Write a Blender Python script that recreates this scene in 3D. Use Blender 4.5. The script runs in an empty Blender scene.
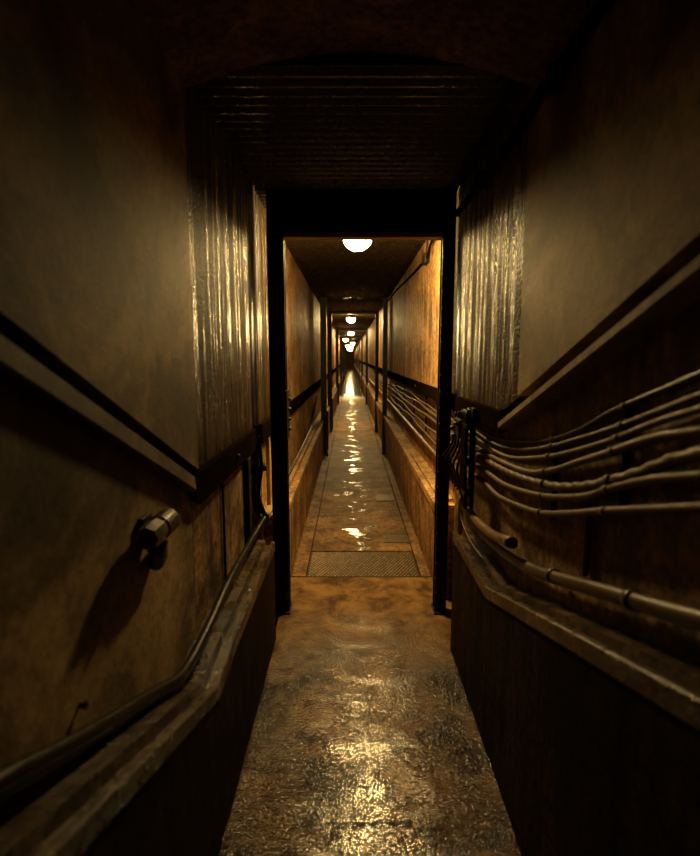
import bpy, bmesh, math, random
from mathutils import Vector, noise
random.seed(7)
S = bpy.context.scene
COL = S.collection
PI = math.pi

# ------------------------------------------------------------------ camera
FPX = 520.0
PITCH = math.atan(71 / FPX)
cd = bpy.data.cameras.new('camera'); cam = bpy.data.objects.new('camera', cd); COL.objects.link(cam)
cam.location = (0, 0, 1.45)
cam.rotation_euler = (PI / 2 - PITCH, 0, 0)
cd.sensor_fit = 'HORIZONTAL'; cd.sensor_width = 36.0; cd.lens = 36.0 * FPX / 700
cd.clip_start = 0.02; cd.clip_end = 200
S.camera = cam
cd.dof.use_dof = True; cd.dof.focus_distance = 3.2; cd.dof.aperture_fstop = 2.8
# ------------------------------------------------------------------ world, exposure
w = bpy.data.worlds.new('world'); S.world = w; w.use_nodes = True
w.node_tree.nodes['Background'].inputs[0].default_value = (0.5, 0.4, 0.25, 1)
w.node_tree.nodes['Background'].inputs[1].default_value = 0.0
S.view_settings.view_transform = 'Standard'; S.view_settings.look = 'None'
S.view_settings.gamma = 1; S.view_settings.use_curve_mapping = False
S.view_settings.exposure = 0.0
LAMP_STRENGTH = 580.0
LAMP_COLOR = (1.0, 0.67, 0.25)

# ------------------------------------------------------------------ node helpers
def new_mat(name):
    m = bpy.data.materials.new(name); m.use_nodes = True
    nt = m.node_tree
    return m, nt, nt.nodes['Principled BSDF']
def N(nt, t, **k):
    n = nt.nodes.new(t)
    for a, b in k.items(): setattr(n, a, b)
    return n
def noise_tex(nt, vec, scale, detail=5, rough=.6, dist=0):
    n = N(nt, 'ShaderNodeTexNoise'); n.inputs['Scale'].default_value = scale
    n.inputs['Detail'].default_value = detail; n.inputs['Roughness'].default_value = rough
    n.inputs['Distortion'].default_value = dist
    nt.links.new(vec, n.inputs['Vector']); return n.outputs['Fac']
def mapped(nt, sc):
    g = N(nt, 'ShaderNodeNewGeometry'); m = N(nt, 'ShaderNodeMapping')
    m.inputs['Scale'].default_value = sc
    nt.links.new(g.outputs['Position'], m.inputs['Vector']); return m.outputs[0]
def objmapped(nt, sc):
    g = N(nt, 'ShaderNodeTexCoord'); m = N(nt, 'ShaderNodeMapping')
    m.inputs['Scale'].default_value = sc
    nt.links.new(g.outputs['Object'], m.inputs['Vector']); return m.outputs[0]
def ramp(nt, fac, stops):
    r = N(nt, 'ShaderNodeValToRGB'); e = r.color_ramp.elements
    while len(e) < len(stops): e.new(.5)
    for i, (p, c) in enumerate(stops):
        e[i].position = p; e[i].color = (*c, 1) if not isinstance(c, (float, int)) else (c, c, c, 1)
    nt.links.new(fac, r.inputs[0]); return r.outputs[0]
def mix(nt, f, a, b, mode='MIX'):
    m = N(nt, 'ShaderNodeMix', data_type='RGBA', blend_type=mode)
    a, b = [(v, v, v) if isinstance(v, (float, int)) else v for v in (a, b)]
    for sock, v in ((m.inputs[0], f), (m.inputs[6], a), (m.inputs[7], b)):
        if isinstance(v, (float, int)): sock.default_value = v
        elif isinstance(v, tuple): sock.default_value = (*v, 1)
        else: nt.links.new(v, sock)
    return m.outputs[2]
def fmath(nt, op, a, b=0.0):
    m = N(nt, 'ShaderNodeMath', operation=op)
    for s, v in ((m.inputs[0], a), (m.inputs[1], b)):
        if isinstance(v, (float, int)): s.default_value = v
        else: nt.links.new(v, s)
    return m.outputs[0]
def bump(nt, h, dist, strength=1.0, prev=None):
    b = N(nt, 'ShaderNodeBump'); b.inputs['Distance'].default_value = dist; b.inputs['Strength'].default_value = strength
    nt.links.new(h, b.inputs['Height'])
    if prev: nt.links.new(prev, b.inputs['Normal'])
    return b.outputs[0]

def concrete(name, dark, light, rough, wet=None, streak=.5, bumpd=.002, streak_bump=0.0, fine=90, stain=.6, spec=.5, drops=False, stain_scale=5.0, grain=.35):
    """stained concrete; streak = share of vertical runs in the colour"""
    m, nt, b = new_mat(name); L = nt.links
    v1 = mapped(nt, (1, 1, 1)); vs = mapped(nt, (9, 9, .9))
    blot = noise_tex(nt, v1, 2.6, 8, .62, .4)
    runs = noise_tex(nt, vs, 1.6, 7, .65, .2)
    f = mix(nt, streak, blot, runs)
    c = ramp(nt, f, [(.38, dark), (.50, tuple((a + b_) / 2 for a, b_ in zip(dark, light))), (.62, light)])
    st = ramp(nt, noise_tex(nt, v1, stain_scale, 5, .6, .8), [(.38, 1 - stain + .0), (.52, 1.0)])
    c = mix(nt, 1.0, c, st, 'MULTIPLY')
    gr = ramp(nt, noise_tex(nt, v1, 38, 6, .7), [(.40, grain), (.58, 1.2)])
    c = mix(nt, 1.0, c, gr, 'MULTIPLY')
    vr = ramp(nt, noise_tex(nt, mapped(nt, (22, 22, 1.1)), 1.0, 6, .7, .1), [(.36, 1 - max(streak - .2, .0) * 1.0), (.56, 1.0)])
    c = mix(nt, 1.0, c, vr, 'MULTIPLY')
    L.new(c, b.inputs['Base Color'])
    if drops:
        wm = ramp(nt, noise_tex(nt, mapped(nt, (16, 16, .8)), 1.0, 6, .65, .1), [(.47, 0.0), (.55, 1.0)])
        vo = N(nt, 'ShaderNodeTexVoronoi'); vo.inputs['Scale'].default_value = 95; L.new(mapped(nt, (1, 1, .75)), vo.inputs['Vector'])
        dd = fmath(nt, 'SUBTRACT', 1.0, fmath(nt, 'POWER', vo.outputs['Distance'], 2.0))
        h = mix(nt, .6, noise_tex(nt, v1, 50, 5, .7), dd)
        L.new(mix(nt, wm, .5, .16), b.inputs['Roughness']); L.new(mix(nt, wm, .03, .6), b.inputs['Specular IOR Level'])
        n0 = bump(nt, noise_tex(nt, mapped(nt, (26, 26, 1.2)), 1.0, 5, .6, .1), .0045)
        L.new(bump(nt, h, .011, 1, n0), b.inputs['Normal'])
        return m
    if wet:
        r = ramp(nt, noise_tex(nt, vs if streak > .2 else mapped(nt, (4, 4, 4)), 2.3, 5, .6), [(.35, wet), (.65, rough)])
        L.new(r, b.inputs['Roughness'])
    else:
        b.inputs['Roughness'].default_value = rough
    b.inputs['Specular IOR Level'].default_value = spec
    n1 = bump(nt, noise_tex(nt, v1, fine, 6, .65), bumpd)
    n2 = bump(nt, blot, .006, .6, n1)
    if streak_bump:
        vv = mapped(nt, (38, 38, 1.3))
        n2 = bump(nt, noise_tex(nt, vv, 1.0, 6, .6, .15), streak_bump, 1, n2)
    L.new(n2, b.inputs['Normal'])
    return m

M = {}
M['near_wall'] = concrete('matte_stained_plaster', (.105, .070, .033), (.33, .225, .11), .72, streak=.0, bumpd=.0012, stain=.6, spec=.25, stain_scale=2.6, grain=.75)
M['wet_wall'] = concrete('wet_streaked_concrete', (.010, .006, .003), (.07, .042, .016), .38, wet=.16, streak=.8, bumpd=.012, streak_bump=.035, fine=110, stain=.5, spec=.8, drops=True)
M['bay_wall'] = concrete('damp_tan_concrete', (.14, .07, .022), (.85, .48, .17), .72, wet=.5, streak=.6, bumpd=.005, streak_bump=.004, fine=60, stain=.6, spec=.3)
M['low_wall'] = concrete('grimy_low_wall', (.07, .042, .018), (.46, .28, .12), .6, streak=.5, bumpd=.004, stain=.7, spec=.3)
M['bench'] = concrete('vignetted_bench_concrete', (.02, .012, .005), (.10, .06, .026), .4, wet=.16, streak=.0, bumpd=.003, stain=.5)  # near kerb tops: wet concrete, vignette darkness also put into the colour
M['bench_face'] = concrete('vignetted_bench_face_concrete', (.010, .006, .003), (.045, .026, .010), .7, streak=.75, bumpd=.002, stain=.5, spec=.05)  # near kerb faces: base colour lowered to carry the vignette
M['bay_bench'] = concrete('tan_bench_concrete', (.24, .135, .05), (.72, .43, .17), .6, streak=.1, bumpd=.002, stain=.45, spec=.3)
M['vault'] = concrete('brown_vault_plaster', (.11, .06, .032), (.26, .15, .08), .8, streak=.1, bumpd=.003, stain=.4, spec=.2)

def simple(name, col, rough, metal=0, bd=0.0, bs=120, var=.5, spec=.5):
    m, nt, b = new_mat(name); v = objmapped(nt, (1, 1, 1))
    f = noise_tex(nt, v, 14, 6, .65)
    c = ramp(nt, f, [(.3, tuple(x * (1 - var) for x in col)), (.7, col)])
    nt.links.new(c, b.inputs['Base Color'])
    r = ramp(nt, noise_tex(nt, v, 30, 4, .6), [(.3, max(rough - .12, .05)), (.7, min(rough + .12, 1.0))])
    nt.links.new(r, b.inputs['Roughness'])
    b.inputs['Metallic'].default_value = metal; b.inputs['Specular IOR Level'].default_value = spec
    if bd: nt.links.new(bump(nt, noise_tex(nt, v, bs, 5, .6), bd), b.inputs['Normal'])
    return m
M['black_steel'] = simple('black_painted_steel', (.010, .009, .008), .45, 0, .0015, 160, spec=.25)
M['rail_steel'] = simple('dark_rusty_rail', (.010, .006, .003), .7, 0, .003, 120, spec=.0)
M['brown_flange'] = simple('rusty_brown_flange', (.30, .16, .075), .6, 0, .001)
M['corrugated'] = simple('sooty_corrugated_iron', (.016, .010, .005), .28, .0, .002, 60, spec=.8)
M['cable_tan'] = simple('grimy_tan_cable', (.095, .052, .018), .55, 0, .0008, 200, spec=.3)
M['cable_dark'] = simple('dusty_black_cable', (.010, .007, .004), .36, 0, .0006, 200, spec=.18)
M['pipe'] = simple('grimy_conduit', (.06, .035, .015), .42, .0, .0006, 120)
M['tan_conduit'] = simple('tan_conduit', (.17, .10, .045), .38, 0, .0006, 120)
M['grey_metal'] = simple('dirty_grey_metal', (.07, .058, .038), .42, .4, .0006, 200)
M['niche'] = simple('pale_tan_concrete', (.42, .28, .14), .6, 0, .001, 80)  # strips standing in for lit concrete past the column
M['plate_base'] = simple('dark_plate_base', (.06, .035, .016), .55, .2, .0005, 120)
M['plate'] = simple('glint_steel_plate', (.70, .52, .32), .28, .5, .0005, 120)  # raised diamonds: their glint is put into a lighter steel colour
M['cover'] = simple('damp_iron_cover', (.12, .07, .03), .45, .3, .001, 120)

def floor_near_mat():
    m, nt, b = new_mat('wet_rough_concrete_floor'); L = nt.links
    v = mapped(nt, (1, 1, 1))
    c = ramp(nt, noise_tex(nt, v, 3.5, 8, .6), [(.38, (.012, .006, .002)), (.62, (.09, .045, .013))])
    FN = c
    vo = N(nt, 'ShaderNodeTexVoronoi'); vo.inputs['Scale'].default_value = 105; L.new(v, vo.inputs['Vector'])
    dd = fmath(nt, 'SUBTRACT', 1.0, fmath(nt, 'POWER', vo.outputs['Distance'], 2.0))
    h = mix(nt, .55, noise_tex(nt, v, 30, 8, .72), dd)
    # worn smooth track down the middle
    sx = N(nt, 'ShaderNodeSeparateXYZ'); L.new(v, sx.inputs[0])
    xw = fmath(nt, 'ADD', fmath(nt, 'ADD', sx.outputs[0], -.22), fmath(nt, 'MULTIPLY', noise_tex(nt, v, 7, 5, .65), .30))
    track = ramp(nt, fmath(nt, 'ABSOLUTE', xw), [(.02, 1.0), (.24, 0.0)])
    damp = ramp(nt, fmath(nt, 'DIVIDE', sx.outputs[1], 4.0), [(.54, 0.0), (.74, 1.0)])
    dc = ramp(nt, noise_tex(nt, v, 6, 8, .68, .4), [(.38, (.07, .035, .011)), (.60, (.27, .148, .05))])
    L.new(mix(nt, damp, FN, dc), b.inputs['Base Color'])
    st = fmath(nt, 'SUBTRACT', 1.0, fmath(nt, 'MULTIPLY', track, .62))
    st2 = fmath(nt, 'MULTIPLY', st, fmath(nt, 'SUBTRACT', 1.0, fmath(nt, 'MULTIPLY', damp, .75)))
    bm_ = N(nt, 'ShaderNodeBump'); bm_.inputs['Distance'].default_value = .008
    L.new(st2, bm_.inputs['Strength']); L.new(h, bm_.inputs['Height'])
    L.new(bm_.outputs[0], b.inputs['Normal'])
    r = mix(nt, damp, mix(nt, track, .09, .13), .6); L.new(r, b.inputs['Roughness'])
    L.new(mix(nt, damp, mix(nt, track, .5, 1.0), .06), b.inputs['Specular IOR Level'])
    # film of water on top
    film = ramp(nt, noise_tex(nt, v, 9, 4, .6), [(.44, .15), (.56, 1.0)])
    L.new(fmath(nt, 'MULTIPLY', fmath(nt, 'MULTIPLY', film, fmath(nt, 'ADD', .06, fmath(nt, 'MULTIPLY', track, 1.0))), fmath(nt, 'SUBTRACT', 1.0, damp)), b.inputs['Coat Weight'])
    b.inputs['Coat Roughness'].default_value = .075; b.inputs['Coat IOR'].default_value = 1.8
    L.new(bump(nt, h, .0028), b.inputs['Coat Normal'])
    return m
def floor_bay_mat():
    m, nt, b = new_mat('damp_tan_floor_slabs'); L = nt.links
    v = mapped(nt, (1, 1, 1))
    c = ramp(nt, noise_tex(nt, v, 3.0, 8, .62), [(.38, (.12, .060, .019)), (.62, (.35, .195, .068))])
    c = mix(nt, 1.0, c, ramp(nt, noise_tex(nt, v, 30, 7, .7), [(.40, .45), (.56, 1.1)]), 'MULTIPLY')
    c = mix(nt, 1.0, c, ramp(nt, noise_tex(nt, v, 9, 7, .7, .5), [(.38, .5), (.5, 1.0)]), 'MULTIPLY')
    sx = N(nt, 'ShaderNodeSeparateXYZ'); L.new(v, sx.inputs[0])
    mid = ramp(nt, fmath(nt, 'ABSOLUTE', fmath(nt, 'ADD', sx.outputs[0], -.09)), [(.05, 1.0), (.24, 0.0)])
    pud = ramp(nt, fmath(nt, 'ADD', noise_tex(nt, mapped(nt, (1.0, 1.3, 1)), 4.5, 6, .6, .4), fmath(nt, 'MULTIPLY', mid, .11)), [(.655, 0.0), (.70, 1.0)])
    far = ramp(nt, fmath(nt, 'DIVIDE', sx.outputs[1], 40.0), [(.42, 0.0), (.50, 1.0)])
    wet = fmath(nt, 'MAXIMUM', pud, far)
    L.new(mix(nt, wet, c, (.05, .03, .014)), b.inputs['Base Color'])
    L.new(mix(nt, wet, .6, .13), b.inputs['Roughness'])
    bm_ = N(nt, 'ShaderNodeBump'); bm_.inputs['Distance'].default_value = .004
    L.new(fmath(nt, 'SUBTRACT', 1.0, fmath(nt, 'MULTIPLY', wet, .8)), bm_.inputs['Strength'])
    L.new(noise_tex(nt, v, 30, 8, .7), bm_.inputs['Height']); L.new(bm_.outputs[0], b.inputs['Normal'])
    L.new(mix(nt, wet, .22, .6), b.inputs['Specular IOR Level'])
    return m
M['floor_near'] = floor_near_mat(); M['floor_bay'] = floor_bay_mat()

def lamp_mat():
    m, nt, b = new_mat('glowing_glass')
    b.inputs['Base Color'].default_value = (1, .9, .7, 1)
    b.inputs['Emission Color'].default_value = (*LAMP_COLOR, 1)
    b.inputs['Emission Strength'].default_value = LAMP_STRENGTH
    return m
M['lamp'] = lamp_mat()

# ------------------------------------------------------------------ mesh helpers
def link(name, bm, mat, parent=None, smooth=False, kind=None):
    bmesh.ops.recalc_face_normals(bm, faces=bm.faces)
    me = bpy.data.meshes.new(name); bm.to_mesh(me); bm.free()
    if mat: me.materials.append(mat)
    if smooth:
        for p in me.polygons: p.use_smooth = True
    o = bpy.data.objects.new(name, me); COL.objects.link(o)
    if parent: o.parent = parent
    if kind: o['kind'] = kind
    return o
def tag(o, label, cat, group=None):
    o['label'] = label; o['category'] = cat
    if group: o['group'] = group
    return o
def empty(name, loc, label, cat, group=None):
    o = bpy.data.objects.new(name, None); COL.objects.link(o); o.location = loc
    o.empty_display_size = .05
    return tag(o, label, cat, group)
def box(bm, x0, x1, y0, y1, z0, z1, bev=0):
    vs = [bm.verts.new((x, y, z)) for x in (x0, x1) for y in (y0, y1) for z in (z0, z1)]
    fs = [(0, 1, 3, 2), (4, 6, 7, 5), (0, 4, 5, 1), (2, 3, 7, 6), (0, 2, 6, 4), (1, 5, 7, 3)]
    nf = [bm.faces.new([vs[i] for i in f]) for f in fs]
    if bev:
        es = list({e for f in nf for e in f.edges})
        bmesh.ops.bevel(bm, geom=es, offset=bev, segments=2, affect='EDGES', profile=.6)
def sweep(bm, rings):
    R = [[bm.verts.new(p) for p in r] for r in rings]; n = len(R[0])
    for a, b in zip(R, R[1:]):
        for i in range(n):
            j = (i + 1) % n; bm.faces.new((a[i], a[j], b[j], b[i]))
    bm.faces.new(R[0][::-1]); bm.faces.new(R[-1])
def prof(y, pts): return [(x, y, z) for x, z in pts]
def smooth_path(pts, step=.03):
    P = [Vector(p) for p in pts]
    P = [P[0] * 2 - P[1]] + P + [P[-1] * 2 - P[-2]]
    out = []
    for i in range(1, len(P) - 2):
        a, b, c, d = P[i - 1:i + 3]
        n = max(2, min(24, int((c - b).length / step)))
        for k in range(n):
            t = k / n
            out.append(.5 * ((2 * b) + (c - a) * t + (2 * a - 5 * b + 4 * c - d) * t * t + (3 * b - 3 * c + d - a) * t ** 3))
    out.append(P[-2]); return out
def tube(bm, pts, r, n=10, smooth=True, step=.03, rope=0, hollow=False, rings=False):
    path = smooth_path(pts, step) if smooth else [Vector(p) for p in pts]
    up = Vector((1, 0, 0)); L = 0; rows = []
    for i, p in enumerate(path):
        t = (path[min(i + 1, len(path) - 1)] - path[max(i - 1, 0)]).normalized()
        if i: L += (p - path[i - 1]).length
        u = (up - t * up.dot(t))
        u = u.normalized() if u.length > 1e-4 else t.orthogonal().normalized()
        up = u; v = t.cross(u); row = []
        for k in range(n):
            a = 2 * PI * k / n
            rr = r * (1 + (rope * math.sin(2 * a - L * 95) if rope else 0))
            row.append(bm.verts.new(p + (u * math.cos(a) + v * math.sin(a)) * rr))
        rows.append(row)
    for a, b in zip(rows, rows[1:]):
        for i in range(n):
            j = (i + 1) % n; bm.faces.new((a[i], a[j], b[j], b[i]))
    bm.faces.new(rows[0][::-1])
    if hollow:
        t = (path[-1] - path[-2]).normalized()
        inner = [bm.verts.new(path[-1] + (v_.co - path[-1]) * .68) for v_ in rows[-1]]
        deep = [bm.verts.new(v_.co - t * r * 3) for v_ in inner]
        for A, B in ((rows[-1], inner), (inner, deep)):
            for i in range(n):
                j = (i + 1) % n; bm.faces.new((A[i], A[j], B[j], B[i]))
        bm.faces.new(deep)
    else:
        bm.faces.new(rows[-1])
    return path
def disc_lathe(bm, prof_, c, n=24, axis='Z', sx=1, sy=1):
    c = Vector(c); rows = []
    for r, h in prof_:
        row = []
        for k in range(n):
            a = 2 * PI * k / n; x, y = r * math.cos(a) * sx, r * math.sin(a) * sy
            p = {'Z': (x, y, h), 'Y': (x, h, y), 'X': (h, x, y)}[axis]
            row.append(bm.verts.new(c + Vector(p)))
        rows.append(row)
    for a, b in zip(rows, rows[1:]):
        for i in range(n):
            j = (i + 1) % n; bm.faces.new((a[i], a[j], b[j], b[i]))
    bm.faces.new(rows[0][::-1]); bm.faces.new(rows[-1])

B = bmesh.new
YB, YF = -0.9, 72.0           # behind the camera, far end
FR = [2.84, 7.7, 10.0, 16.0, 22.4, 28.6, 35.0, 42.0, 50.0, 60.0]     # steel frames
LP = [(3.22, .044), (10.85, .02), (17.2, .04), (23.6, -.2), (29.8, .15), (36.4, -.18), (43.5, .12), (51.5, -.14), (61.5, .1)]
ZC = 2.32

# ------------------------------------------------------------------ FLOOR
bm = B()
nx, x0, x1, y0, y1 = 96, -.40, .62, YB, 3.29
ny = 380
grid = []
for j in range(ny + 1):
    y = y0 + (y1 - y0) * j / ny; row = []
    for i in range(nx + 1):
        x = x0 + (x1 - x0) * i / nx
        fade = max(0.0, min(1.0, (3.0 - y) / .7))
        tr = min(1, max(0, (abs(x - .07) - .11) / .08))
        z = (.003 + .006 * tr) * fade * noise.noise(Vector((x * 11, y * 11, 0))) + (.001 + .003 * tr) * fade * noise.noise(Vector((x * 34, y * 34, 3)))
        z += .007 * fade * noise.noise(Vector((x * 3, y * 9, 9)))
        if abs(y - 1.44) < .006 and -.08 < x < .2: z -= .006
        row.append(bm.verts.new((x, y, z)))
    grid.append(row)
for j in range(ny):
    for i in range(nx): bm.faces.new((grid[j][i], grid[j][i + 1], grid[j + 1][i + 1], grid[j + 1][i]))
link('floor', bm, M['floor_near'], smooth=True, kind='structure')
bm = B()    # slabs beyond: gutter strips each side, panels between
for a, b_ in ((-.41, -.296), (.476, .62)):
    y = 3.30
    while y < YF:
        y2 = min(y + 2.4, YF); box(bm, a, b_, y, y2 - .004, -.08, .004 if a < 0 else .002, .003); y = y2
ys = [3.765, 4.216, 4.663, 5.136, 5.577]
while ys[-1] < YF: ys.append(ys[-1] + random.uniform(.5, .8))
for a, b_ in zip(ys, ys[1:]): box(bm, -.288, .468, a, b_ - .008, -.08, random.uniform(-.002, .002), .003)
box(bm, -.41, .62, 3.25, YF, -.2, -.03)
link('floor', bm, M['floor_bay'], kind='structure')

# checker plate
t = empty('checker_plate', (.09, 3.53, 0), 'diamond pattern steel checker plate set across the corridor floor past the first steel frame', 'floor plate')
bm = B(); box(bm, -.378, .378, -.222, .222, -.03, -.0038, .001); link('plate_base', bm, M['plate_base'], t)
bm = B()
for j in range(19):
    for i in range(30):
        x = -.362 + i * .0245 + (.012 if j % 2 else 0); y = -.208 + j * .023
        a = PI / 4
        c, s = math.cos(a), math.sin(a); l, w_ = .0130, .0052
        v = [bm.verts.new((x + px * c - py * s, y + px * s + py * c, z)) for px, py, z in ((-l, 0, -.004), (0, -w_, -.004), (l, 0, -.004), (0, w_, -.004), (0, 0, .0008))]
        for k in range(4): bm.faces.new((v[k], v[(k + 1) % 4], v[4]))
o = link('raised_diamonds', bm, M['plate'], t, kind='stuff')
for k, (cx, cy, sx_, sy_, lab) in enumerate(((.37, 4.02, .10, .09, 'small damp iron cover in the floor panel just past the checker plate, right side'),
                                   (.36, 5.25, .09, .12, 'small iron cover in the floor further along, by the right floor strip'))):
    t = empty('floor_cover', (cx, cy, 0), lab, 'floor cover')
    bm = B(); box(bm, -sx_, sx_, -sy_, sy_, .0005, .006, .002); link('lid', bm, M['cover'], t)
    for q in (-1, 1):
        bm = B(); disc_lathe(bm, [(.008, .006), (.006, .009)], (q * sx_ * .7, 0, 0), 10); link('bolt', bm, M['grey_metal'], t)

# ------------------------------------------------------------------ WALLS
def WLz(y): return 1.085 if y > 1.66 else 1.085 + .47 * (1.66 - y)
def WRz(y): return 1.25 if y > 1.93 else 1.25 + .375 * (1.93 - y)
def upper(side, x, y0, y1, zf, mat, out=.2, extra=()):
    bm = B(); s = -1 if side == 'left' else 1
    ys = sorted({y0, y1, *[e for e in extra if y0 < e < y1]})
    sweep(bm, [prof(y, [(x, 2.75), (x, zf(y)), (x + s * out, zf(y)), (x + s * out, 2.75)]) for y in ys])
    return link('wall_' + side, bm, mat, kind='structure')
upper('left', -.492, YB, 1.655, WLz, M['near_wall'])
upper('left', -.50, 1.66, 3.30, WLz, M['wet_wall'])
upper('left', -.50, 3.301, YF, WLz, M['bay_wall'])
upper('right', .562, YB, 1.745, WRz, M['near_wall'])
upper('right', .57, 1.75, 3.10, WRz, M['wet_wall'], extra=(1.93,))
upper('right', .57, 3.101, YF, WRz, M['bay_wall'])
# lower walls (recessed a little behind the ledges)
def lower(side, x, y0, y1, zf, mat, d=.08, extra=()):
    bm = B(); s = -1 if side == 'left' else 1
    ys = sorted({y0, y1, *[e for e in extra if y0 < e < y1]})
    sweep(bm, [prof(y, [(x, -.1), (x, zf(y) - .0), (x + s * .15, zf(y) - .0), (x + s * .15, -.1)]) for y in ys])
    return link('wall_' + side, bm, mat, kind='structure')
lower('left', -.51, YB, 1.62, lambda y: WLz(y) - .060, M['near_wall'])
lower('left', -.51, 1.621, 2.60, lambda y: WLz(y) - .001, M['low_wall'], extra=(1.66,))
lower('left', -.62, 2.601, 2.93, lambda y: WLz(y) - .001, M['low_wall'])
lower('left', -.51, 2.931, YF, lambda y: WLz(y) - .001, M['bay_wall'])
lower('right', .608, YB, 2.93, lambda y: WRz(y) - .065, M['low_wall'], extra=(1.93,))
lower('right', .62, 2.931, YF, lambda y: WRz(y) - .001, M['bay_wall'])
# back and far ends
bm = B(); box(bm, -.75, .85, YB - .2, YB - .001, -.2, 2.9); link('wall_back', bm, M['near_wall'], kind='structure')
bm = B(); box(bm, -.75, .85, YF + .001, YF + .2, -.2, 2.9); link('wall_far', bm, M['bay_wall'], kind='structure')

# ledges: near concrete ones slope up towards the viewer
def ledge(side, pts_fn, ys, mat, name):
    bm = B(); sweep(bm, [prof(y, pts_fn(y)) for y in ys]); return link(name, bm, mat, kind='structure')
def LL(y):
    z = WLz(y); return [(-.60, z - .032), (-.495, z - .034), (-.487, z - .038), (-.484, z - .078), (-.490, z - .086), (-.60, z - .088)]
ledge('left', LL, [YB, 1.60], M['near_wall'], 'trim_1')
def LR(y):
    z = WRz(y); return [(.74, z - .044), (.556, z - .046), (.546, z - .050), (.545, z - .070), (.556, z - .076), (.74, z - .080)]
ledge('right', LR, [YB, 1.90], M['near_wall'], 'trim_2')
# dark steel channel above each ledge, level beyond the corner
def channel(name, side, x, ys, zf, h0, h1, bolt_ys, label):
    s = 1 if side == 'left' else -1
    t = empty(name, (x, ys[0], 1.1), label, 'steel rail')
    def P(y): return prof(y, [(x + s * .0 - .0, zf(y) - h0), (x + s * .010, zf(y) - h0),
                              (x + s * .016, zf(y) - h0 - .006), (x + s * .016, zf(y) - h1 + .006), (x + s * .010, zf(y) - h1), (x, zf(y) - h1)])
    bm = B(); sweep(bm, [[(a - t.location.x, b_ - t.location.y, c - t.location.z) for a, b_, c in P(y)] for y in ys])
    link('channel', bm, M['rail_steel'], t)
    for y in bolt_ys:
        bm = B(); disc_lathe(bm, [(.011, 0), (.011, s * .008), (.006, s * .013)], (s * .014, y - t.location.y, zf(y) - (h0 + h1) / 2 - t.location.z), 8, 'X')
        link('bolt', bm, M['black_steel'], t)
channel('wall_rail', 'left', -.50, [1.60, 1.66, YF - .1], WLz, .0, .115, [2.2, 4.9, 6.1, 8.6, 9.5], 'dark steel rail running level along the left wall under the upper wall')
channel('wall_rail', 'right', .57, [1.90, 1.93, YF - .1], WRz, .0, .085, [2.4, 4.4, 5.8, 8.8], 'dark steel rail running level along the right wall above the cables')
# ------------------------------------------------------------------ BENCHES (low kerb walls with stepped tops)
def BL(y): return .505 + min(.02, (y - 1.40) * .1) if y > 1.40 else .505 + .39 * (1.40 - y)
def BR(y): return .612 if y > 1.82 else .612 + .31 * (1.82 - y)
def bench(name, side, xf, xw, ys, zf, face_mat, top_mat, batter=0, lip=.018):
    s = 1 if side == 'right' else -1   # s = direction from face to wall
    bm = B()
    sweep(bm, [prof(y, [(xf + s * (batter + .004), -.1), (xf + s * .004, zf(y) - .045), (xw, zf(y) - .045), (xw, -.1)]) for y in ys])
    link(name, bm, face_mat, kind='structure')
    bm = B()
    sweep(bm, [prof(y, [(xf, zf(y) - .0449), (xf, zf(y) - .004), (xf + s * .004, zf(y)), (xf + s * lip, zf(y)), (xf + s * (lip + .006), zf(y) - .020),
                        (xf + s * (lip + .026), zf(y) - .020), (xf + s * (lip + .032), zf(y) + .008), (xw, zf(y) + .008), (xw, zf(y) - .0449)]) for y in ys])
    link(name, bm, top_mat, kind='structure')
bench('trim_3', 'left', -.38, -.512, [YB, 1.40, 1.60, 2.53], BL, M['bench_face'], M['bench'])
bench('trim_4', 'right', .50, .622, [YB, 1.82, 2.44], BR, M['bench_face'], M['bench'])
bench('trim_5', 'left', -.385, -.512, [2.98, YF], lambda y: .515, M['bay_wall'], M['bay_bench'], lip=.03)
bm = B(); sweep(bm, [prof(y, [(.545, -.1), (.505, .545), (.622, .545), (.622, -.1)]) for y in (2.98, YF)]); link('trim_6', bm, M['bay_wall'], kind='structure')
bm = B(); sweep(bm, [prof(y, [(.497, .546), (.497, .592), (.502, .597), (.530, .597), (.536, .582), (.622, .582), (.622, .546)]) for y in (2.98, YF)])
link('trim_6', bm, M['bay_bench'], kind='structure')
bm = B(); box(bm, .541, .619, 3.05, 4.6, .583, .604, .004)
tag(link('bench_slab', bm, M['bay_bench']), 'short tan concrete slab lying on the right kerb just past the first steel frame', 'slab')

# ------------------------------------------------------------------ CEILINGS
bm = B()   # near vault
n = 16; arc = []
for i in range(n + 1):
    u = -1 + 2 * i / n; arc.append((.035 + u * .545, 2.245 + .105 * (1 - u * u)))
ringf = lambda y: prof(y, arc + [(.60, 2.75), (-.53, 2.75)])
sweep(bm, [ringf(YB), ringf(1.69)])
link('ceiling', bm, M['vault'], kind='structure')
def corr(name, y0, y1, z, pitch, amp, mat):
    bm = B(); nseg = int((y1 - y0) / pitch * 6); top = []
    for k in range(nseg + 1):
        y = y0 + (y1 - y0) * k / nseg; zz = z + amp * math.sin(2 * PI * (y - y0) / pitch)
        top.append((y, zz))
    pts = top + [(y1, z + .1), (y0, z + .1)]
    rows = [[bm.verts.new((x, y, zz)) for y, zz in pts] for x in (-.52, .60)]
    m_ = len(pts)
    for i in range(m_):
        j = (i + 1) % m_; bm.faces.new((rows[0][i], rows[0][j], rows[1][j], rows[1][i]))
    bmesh.ops.triangulate(bm, faces=[bm.faces.new(rows[0][::-1]), bm.faces.new(rows[1])])
    return link(name, bm, mat, smooth=False, kind='structure')
corr('ceiling', 1.70, FR[0] - .05, ZC, .062, .010, M['corrugated'])
prev = FR[0] + .05
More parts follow.
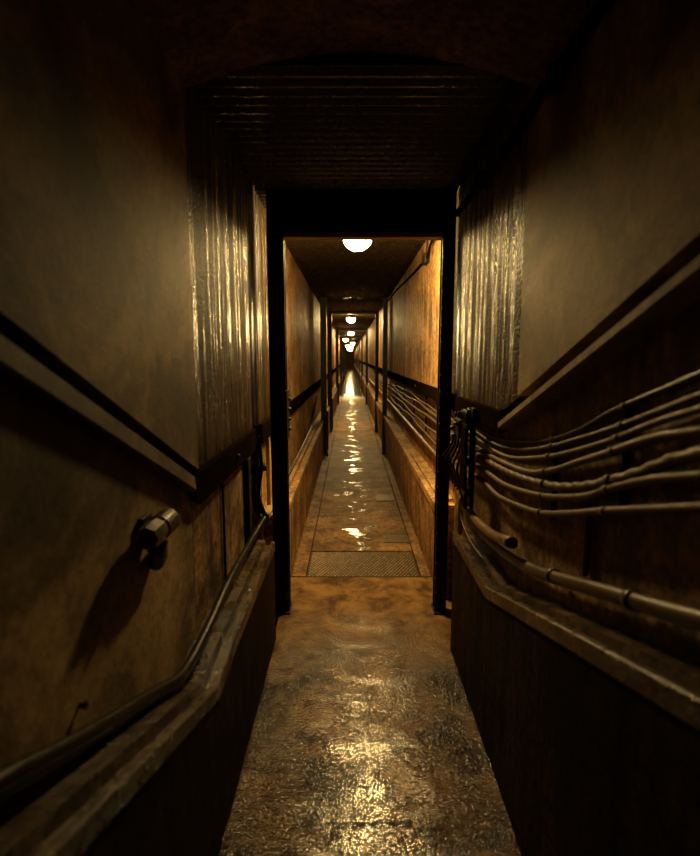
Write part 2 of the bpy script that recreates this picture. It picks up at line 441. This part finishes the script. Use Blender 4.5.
for f in FR[1:] + [YF]:
    e = (f - .05) if f < YF else YF
    corr('ceiling', prev, e, ZC, .062 if f < 17 else .2, .010, M['corrugated']); prev = f + .05
# ------------------------------------------------------------------ STEEL FRAMES
FL = ['nearest black steel doorway frame, riveted columns at the first opening', 'second black steel frame along the corridor, thin dark columns',
      'black steel frame just before the second ceiling lamp']
def hcol(bm, xa, xb, y, z0, z1, d=.035):
    box(bm, xa, xb, y - d, y - d + .012, z0, z1); box(bm, xa, xb, y + d - .012, y + d, z0, z1)
    xm = (xa + xb) / 2; box(bm, xm - .006, xm + .006, y - d + .012, y + d - .012, z0, z1)
for k, fy in enumerate(FR):
    lab = FL[k] if k < 3 else 'far black steel frame in the row deep down the corridor'
    t = empty('steel_frame', (0, fy, 0), lab, 'steel frame', None if k < 3 else 'far steel frames down the corridor')
    zl = 2.065 if k == 0 else 2.245
    for xa, xb, s in ((-.432, -.345, 1), (.482, .548, -1)):
        bm = B(); hcol(bm, xa, xb, 0, 0, ZC - .015)
        col_ = link('column', bm, M['black_steel'], t)
        if k == 0:
            bm = B(); box(bm, xa - .006, xb + .006, -.062, .062, .0, .012, .002); link('base_plate', bm, M['black_steel'], col_)
            bx_ = (xa + xb) / 2 + s * .028
            for q in range(24):
                z = .12 + q * .088
                bm = B(); disc_lathe(bm, [(.0065, 0), (.0055, -.003), (.003, -.005)], (bx_, -.035, z), 8, 'Y')
                link('rivet', bm, M['grey_metal'], col_, smooth=True)
    if k != 1:
        bm = B()
        box(bm, -.345, .482, -.03, .03, zl + .0262, ZC - .015)
        link('lintel', bm, M['black_steel'], t)
        bm = B(); box(bm, -.345, .482, -.04, .04, zl, zl + .026, .002); link('lower_flange', bm, M['brown_flange'], t)
    if k == 0:
        for q in range(4):
            bm = B(); disc_lathe(bm, [(.011, 0), (.011, .010), (.006, .020)], (-.345, .02, 1.22 - q * .055), 8, 'X'); link('side_bolt', bm, M['black_steel'], t)
        bm = B(); box(bm, -.352, -.338, -.06, .06, 1.0, 1.27, .002); link('gusset_plate', bm, M['black_steel'], t)

# ------------------------------------------------------------------ LAMPS
def dome_prof(R, H, n=8): return [(R * math.cos(a), -H * math.sin(a)) for a in [PI / 2 * i / n for i in range(n)]] + [(R * .04, -H)]
LL_ = ['nearest glowing ceiling lamp, large white dome just past the first steel frame', 'second glowing ceiling lamp, small bright dome directly below the nearest lamp in view',
       'third glowing ceiling lamp, just above the cluster of far lamps', 'left-hand lamp of the cluster of far ceiling lamps']
dm = None
for k, (ly, lx) in enumerate(LP):
    t = empty('ceiling_lamp', (lx, ly, ZC - .012), LL_[k] if k < 4 else 'tiny glowing lamp in the far zigzag cluster of ceiling lamps', 'lamp', None if k < 4 else 'far ceiling lamps in the cluster')
    bm = B(); dz = -.075 if k == 0 else 0
    disc_lathe(bm, [(.060, 0), (.060, -.03 + dz), (.082, -.05 + dz), (.090, -.060 + dz), (.090, -.072 + dz), (.082, -.078 + dz)], (0, 0, 0), 28)
    link('lamp_base', bm, M['grey_metal'] if 0 else M['black_steel'], t, smooth=False)
    bm = B(); disc_lathe(bm, [(.085, .0)] + dome_prof(.086, .078), (0, 0, -.0785 + dz), 24)
    link('glass_dome', bm, M['lamp'], t, smooth=True)

# ------------------------------------------------------------------ CABLES on the right
YEND = 66.0
def right_run(z, x, amp, ph, zslope=0):
    pts = []; y = 3.0
    while y < YEND:
        pts.append((x + .004 * math.sin(y * 1.9 + ph), y, z + amp * math.sin(y * 2.1 + ph) + amp * .6 * math.sin(y * 5.2 + ph * 2)))
        y += .42 if y < 12 else 2.0
    return pts
near = {
 'c1': [(.824, 1.442), (.955, 1.399), (1.157, 1.333), (1.348, 1.258), (1.569, 1.196), (1.883, 1.145), (2.142, 1.12)],
 'c2': [(.821, 1.405), (.982, 1.35), (1.152, 1.293), (1.345, 1.235), (1.566, 1.175), (1.819, 1.125), (2.139, 1.098)],
 'c3': [(.817, 1.378), (.981, 1.327), (1.149, 1.265), (1.342, 1.204), (1.563, 1.145), (1.874, 1.086), (2.169, 1.073)],
 'c4': [(.812, 1.338), (.977, 1.297), (1.146, 1.236), (1.278, 1.190), (1.476, 1.122), (1.70, 1.075), (2.167, 1.046)],
 'c5': [(.808, 1.304), (.908, 1.268), (1.038, 1.210), (1.241, 1.136), (1.47, 1.082), (1.808, 1.040), (2.164, 1.020)],
 'c6': [(.8, 1.266), (.964, 1.219), (1.115, 1.162), (1.237, 1.111), (1.504, 1.041), (1.86, .985), (2.156, .975)],
 'c7': [(.793, 1.216), (1.109, 1.114), (1.319, 1.043), (1.54, .981), (1.919, .924), (2.149, .926)]}
spec_ = [  # key, x, far z, radius, material, label, rope
 ('c1', .594, 1.150, .0065, 'cable_dark', 'topmost thin black cable on the right wall', 0),
 ('c2', .590, 1.128, .0065, 'cable_tan', 'second thin cable from the top on the right wall', 0),
 ('c3', .584, 1.098, .0075, 'cable_tan', 'third cable from the top on the right wall', 0),
 ('c4', .576, 1.060, .0095, 'cable_tan', 'fourth cable from the top on the right wall, just above the thick twisted one', 0),
 ('c5', .574, 1.010, .0125, 'cable_tan', 'thick twisted cable with a rope-like surface on the right wall', .13),
 ('c6', .570, .950, .0100, 'cable_tan', 'second lowest cable of the bundle on the right wall, below the twisted one', 0),
 ('c7', .568, .890, .0100, 'cable_tan', 'lowest cable of the bundle on the right wall', 0)]
for i, (key, x, zf_, r, mt, lab, rope) in enumerate(spec_):
    nr = near[key]
    s0 = (nr[0][1] - nr[1][1]) / (nr[1][0] - nr[0][0])
    pts = [(x, y, z) for y, z in ((-.6, nr[0][1] + s0 * 1.35), (.1, nr[0][1] + s0 * .7))] + [(x, y, z) for y, z in nr]
    pts += [(x, 2.55, (nr[-1][1] + zf_) / 2)] + right_run(zf_, x, .010 if r < .011 else .006, i * 1.7)
    bm = B(); tube(bm, pts, r, 10 if not rope else 14, step=.03 if not rope else .011, rope=rope)
    tag(link('wall_cable', bm, M[mt], smooth=True), lab, 'cable', 'cables strung along the right wall')
# conduit with the open end
t = empty('open_conduit', (.575, 2.5, .76), 'thick tan conduit ending in an open mouth above the right kerb', 'pipe')
bm = B(); pts = [(.578, YEND, .80)] + [(.578, y, .80) for y in (40, 20, 10, 6, 4)] + [(.574, 2.95, .805), (.556, 2.6, .775), (.545, 2.40, .760), (.541, 2.16, .757), (.540, 1.899, .783), (.540, 1.66, .838)]
pts = [(a - .575, b_ - 2.5, c - .76) for a, b_, c in pts]
path = tube(bm, pts, .0180, 16, step=.05, hollow=True); link('conduit_run', bm, M['tan_conduit'], t, smooth=True)
bm = B(); e = path[-1]; d = (path[-1] - path[-2]).normalized(); tube(bm, [e - d * .045, e - d * .004], .0205, 16, smooth=False); link('end_collar', bm, M['tan_conduit'], t, smooth=True)
for y_ in (3.2, 3.75, 4.3):
    bm = B(); tube(bm, [(.003, y_ - .012 - 2.5, .04), (.003, y_ + .012 - 2.5, .04)], .0205, 14, smooth=False); link('coupling', bm, M['tan_conduit'], t, smooth=True)
# low conduit resting along the right kerb
t = empty('kerb_conduit', (.575, 1.8, .74), 'thick dark conduit lying along the sloping right kerb in the foreground', 'pipe')
bm = B(); pts = [(.575, -.6, 1.47), (.575, .1, 1.255), (.575, .766, 1.035), (.575, .897, .992), (.575, 1.082, .935), (.575, 1.516, .80), (.575, 1.829, .735), (.575, 2.1, .700), (.575, 2.42, .690)]
tube(bm, [(0, b_ - 1.8, c - .74) for a, b_, c in pts], .0185, 16); link('conduit_run', bm, M['pipe'], t, smooth=True)
for y_, z_ in ((1.0, .960), (1.4, .836)):
    bm = B(); tube(bm, [(0, y_ - .012 - 1.8, z_ + .004 - .74), (0, y_ + .012 - 1.8, z_ - .004 - .74)], .0215, 14, smooth=False); link('coupling', bm, M['pipe'], t, smooth=True)
# thin drip wire / bracket near the recess
bm = B(); tube(bm, [(.512, 2.36, .80), (.512, 2.34, .74), (.512, 2.28, .70), (.513, 2.12, .672), (.525, 1.95, .66)], .0030, 8)
tag(link('thin_wire', bm, M['grey_metal'], smooth=True), 'thin shiny bent wire hooked down beside the conduit behind the right column', 'wire')
# black cable riser behind right column
t = empty('cable_riser', (.535, 2.26, .78), 'black vertical riser clamping the cables on the right wall beside the first steel frame', 'cable riser')
bm = B(); box(bm, -.004, .012, -.028, .028, 0.0, .45, .004); link('riser_post', bm, M['black_steel'], t)
for q in range(4):
    bm = B(); tube(bm, [(-.022, -.02 + q * .022, .0), (-.03, -.018 + q * .022, .22), (-.024, -.02 + q * .022, .44)], .009, 10); link('riser_cable', bm, M['cable_dark'], t, smooth=True)
for z in (.06, .20, .36):
    bm = B(); box(bm, -.034, .01, -.036, .036, z, z + .022, .003); link('clamp', bm, M['black_steel'], t)
bm = B(); box(bm, -.03, .012, .14, .26, .29, .38, .008); link('junction_box', bm, M['black_steel'], t)
for y_, z_ in ((.16, .36), (.24, .33), (.20, .30)):
    bm = B(); disc_lathe(bm, [(.011, 0), (.011, -.012), (.007, -.02)], (-.03, y_, z_), 10, 'X'); link('cap', bm, M['grey_metal'], t, smooth=True)
for q in range(5):
    bm = B(); tube(bm, [(-.01, .02 + q * .07, .44 - .01 * q), (-.02, .09 + q * .06, .24), (-.035 - .005 * q, .12 + q * .07, .16), (-.015, .16 + q * .06, .07 + .02 * q), (.0, .2 + .06 * q, .02)], .006, 8); link('loop_cable', bm, M['cable_dark'], t, smooth=True)
# clips holding the cables
for y_, lab in ((1.12, 'tan cable clips on a bar on the right wall, nearest the viewer'), (1.50, 'tan cable clips on a bar where the right wall cables bend')):
    off = {1.12: (1.135, 1.36), 1.50: (1.0, 1.225)}[y_]
    t = empty('cable_strap', (.60, y_, off[0]), lab, 'cable strap')
    bm = B(); box(bm, .002, .012, -.012, .012, -.03, off[1] - off[0] + .0, .002); link('strap_bar', bm, M['rail_steel'], t)
    for key, x, zf_, r, *_ in spec_:
        nr = near[key]
        for (ya, za), (yb, zb) in zip(nr, nr[1:]):
            if ya <= y_ <= yb:
                zz = za + (zb - za) * (y_ - ya) / (yb - ya)
                bm = B(); tube(bm, [(x - .60, -.010, zz - off[0] + .0035), (x - .60, .010, zz - off[0] - .0035)], r + .0018, 12, smooth=False); link('clip', bm, M['cable_tan'], t, smooth=True)
for y_ in (3.35, 4.1, 4.9, 5.8, 6.7):
    t = empty('cable_bracket', (.61, y_, .85), 'small dark bracket pinning the cable bundle to the right wall past the first frame', 'cable bracket', 'cable brackets in the first bay')
    bm = B(); box(bm, -.045, -.0, -.010, .010, .0, .012); box(bm, -.012, .0, -.010, .010, .012, .33); box(bm, -.045, 0, -.010, .010, .318, .33)
    link('bracket_bar', bm, M['rail_steel'], t)

# upper conduit on right wall
t = empty('upper_conduit', (.55, 2.0, 2.19), 'long dark conduit high on the right wall near the ceiling', 'pipe')
def rel(pts, o): return [(a - o[0], b_ - o[1], c - o[2]) for a, b_, c in pts]
O = (.55, 2.0, 2.19)
bm = B(); tube(bm, rel([(.541, YB + .05, 2.20), (.541, 1.3, 2.195), (.541, 1.75, 2.176), (.548, 2.0, 2.17), (.550, 2.5, 2.175), (.550, 2.79, 2.180)], O), .016, 14); link('thick_length', bm, M['rail_steel'], t, smooth=True)
bm = B(); tube(bm, rel([(.559, 2.80, 2.18), (.559, 2.95, 2.20), (.550, 3.3, 2.215), (.545, 3.55, 2.215), (.550, 3.72, 2.205), (.553, 3.80, 2.17), (.555, 3.95, 2.16), (.559, 5.0, 2.19), (.559, 6.6, 2.25), (.559, 8.6, 2.275)], O), .009, 12); link('thin_length', bm, M['rail_steel'], t, smooth=True)
bm = B(); box(bm, *[v for v in (.533 - O[0], .568 - O[0], 3.84 - O[1], 3.98 - O[1], 2.12 - O[2], 2.19 - O[2])], .006); link('junction_box', bm, M['black_steel'], t)
bm = B(); tube(bm, rel([(.555, 3.92, 2.18), (.556, 3.90, 2.23), (.556, 3.86, 2.31)], O), .006, 8); link('feed_wire', bm, M['black_steel'], t, smooth=True)
for y_ in (1.5, 2.3):
    bm = B(); box(bm, -.026, .010 if y_ < 2 else .018, y_ - 2.0 - .012, y_ - 2.0 + .012, -.045, .03, .003); link('saddle_clip', bm, M['black_steel'], t)

# ------------------------------------------------------------------ LEFT SIDE THINGS
Lp = [(-.6, 1.43), (.0, 1.18), (.40, .985), (.597, .893), (.663, .865), (.755, .820), (.912, .748), (1.165, .640), (1.30, .588), (1.42, .568), (1.631, .572), (1.82, .590), (2.031, .596), (2.45, .590), (2.60, .586), (2.72, .584)]
t = empty('kerb_cable', (-.46, 1.8, .58), 'thick shiny black cable bending along the left kerb in the foreground', 'cable')
bm = B(); tube(bm, [(-.018 * (1 if y < 1.2 else .3), y - 1.8, z - .58) for y, z in Lp], .0155, 14); link('cable_run', bm, M['cable_dark'], t, smooth=True)
bm = B(); tube(bm, [(-.035 * (1 if y < 1.2 else .6), y - 1.8, z - .58 - .028) for y, z in Lp if y < 2.2], .013, 12); link('second_run', bm, M['cable_dark'], t, smooth=True)
bm = B(); disc_lathe(bm, [(.005, 0), (.005, .008), (.008, .009), (.008, .014)], (-.51, .90, .80), 8, 'X'); tag(link('wall_bolt', bm, M['black_steel']), 'small black bolt sticking out of the left wall above the kerb cable', 'bolt')

# conduit fitting under the left ledge
t = empty('conduit_fitting', (-.468, 1.235, 1.035), 'round grey metal conduit fitting with ribbed collar under the left ledge', 'conduit fitting')
bm = B(); disc_lathe(bm, [(.016, -.092), (.027, -.084), (.030, -.06), (.030, -.02), (.026, -.015)], (0, 0, 0), 8, 'Y'); link('faceted_cap', bm, M['grey_metal'], t)
bm = B(); pr = [(.026, -.015)]
for q in range(5): pr += [(.031, -.008 + q * .014), (.031, .001 + q * .014), (.026, .002 + q * .014), (.026, .004 + q * .014)]
disc_lathe(bm, pr, (0, 0, 0), 24, 'Y'); link('ribbed_collar', bm, M['grey_metal'], t)
bm = B(); tube(bm, [(-.005, -.02, -.028), (-.008, .0, -.058), (-.02, .03, -.085), (-.035, .05, -.11)], .024, 14); link('drop_elbow', bm, M['black_steel'], t, smooth=True)
bm = B(); disc_lathe(bm, [(.007, 0), (.007, -.008), (.004, -.012)], (.022, -.03, -.022), 10, 'Z'); link('screw', bm, M['grey_metal'], t)
bm = B(); box(bm, -.054, -.028, -.03, .03, -.02, .03, .004); link('mount', bm, M['black_steel'], t)

# thin black vertical conduit on the wall between corner and frame
bm = B(); tube(bm, [(-.503, 2.0, .535), (-.503, 2.005, .75), (-.503, 2.0, .97)], .0055, 8)
tag(link('riser_wire', bm, M['black_steel'], smooth=True), 'thin black wire running vertically down the left wall beside the fitting', 'wire')
bm = B(); box(bm, -.509, -.485, 2.44, 2.50, .535, .965, .004)
tag(link('wall_post', bm, M['black_steel']), 'black vertical strip on the left wall in front of the cable niche', 'post')
# pale strips added for the lit concrete edges of the next section
t = empty('cable_niche', (-.50, 2.80, .56), 'pale tan concrete edges around black cables behind the left steel column', 'niche')
bm = B(); box(bm, -.034, -.009, .06, .10, -.025, .40, .003); link('upright', bm, M['niche'], t)
bm = B(); box(bm, -.008, .035, .10, .50, -.036, -.010, .003); link('sill', bm, M['niche'], t)
bm = B(); box(bm, -.008, .012, .30, .34, -.009, .40, .003); link('upright', bm, M['niche'], t)
for q, (dx, dy) in enumerate(((-.01, -.10), (.01, -.05), (-.02, .0))):
    bm = B(); tube(bm, [(dx, dy, .47), (dx + .012, dy, .30), (dx - .01, dy + .02, .14), (dx + .02, dy + .05, .02), (.03, .08, -.0)], .010, 10); link('cable', bm, M['cable_dark'], t, smooth=True)
bm = B(); box(bm, -.03, .03, -.09, .03, .27, .31, .006); link('clamp', bm, M['black_steel'], t)
bm = B(); disc_lathe(bm, [(.014, 0), (.014, .01), (.008, .018)], (.03, -.03, .29), 12, 'X'); link('knob', bm, M['grey_metal'], t, smooth=True)
# small conduit dropping to the floor in first bay, left
bm = B(); tube(bm, [(-.478, 3.36, .54), (-.478, 5.0, .56), (-.475, 6.3, .60), (-.47, 6.75, .76), (-.46, 7.0, .86), (-.46, 7.3, .90)], .012, 10)
tag(link('bay_cable', bm, M['cable_dark'], smooth=True), 'dark cable lying on the left kerb past the first frame, rising at its end', 'cable')
bm = B(); tube(bm, [(-.36, 7.55, .62), (-.355, 7.56, .45), (-.36, 7.55, .2), (-.34, 7.52, .06), (-.33, 7.45, .03)], .018, 10)
tag(link('drain_pipe', bm, M['black_steel'], smooth=True), 'short black pipe down the left kerb at the second steel frame', 'pipe')
for k, y_ in enumerate((8.05, 10.35, 16.4)):
    bm = B(); box(bm, -.382, -.34, y_, y_ + .12, .0, .62, .006)
    tag(link('kerb_post', bm, M['black_steel']), ['black stub post on the left kerb side just past the second steel frame', 'black stub post on the left just past the third steel frame', 'small black stub post on the left, deepest of the stub posts'][k], 'post')

# thin vertical pipe low on the right wall behind the cables
bm = B(); tube(bm, [(.597, 1.26, .90), (.597, 1.26, 1.0), (.597, 1.26, 1.085)], .009, 12)
tag(link('riser_pipe', bm, M['tan_conduit'], smooth=True), 'short vertical tan pipe on the right wall below the lowest cable', 'pipe')
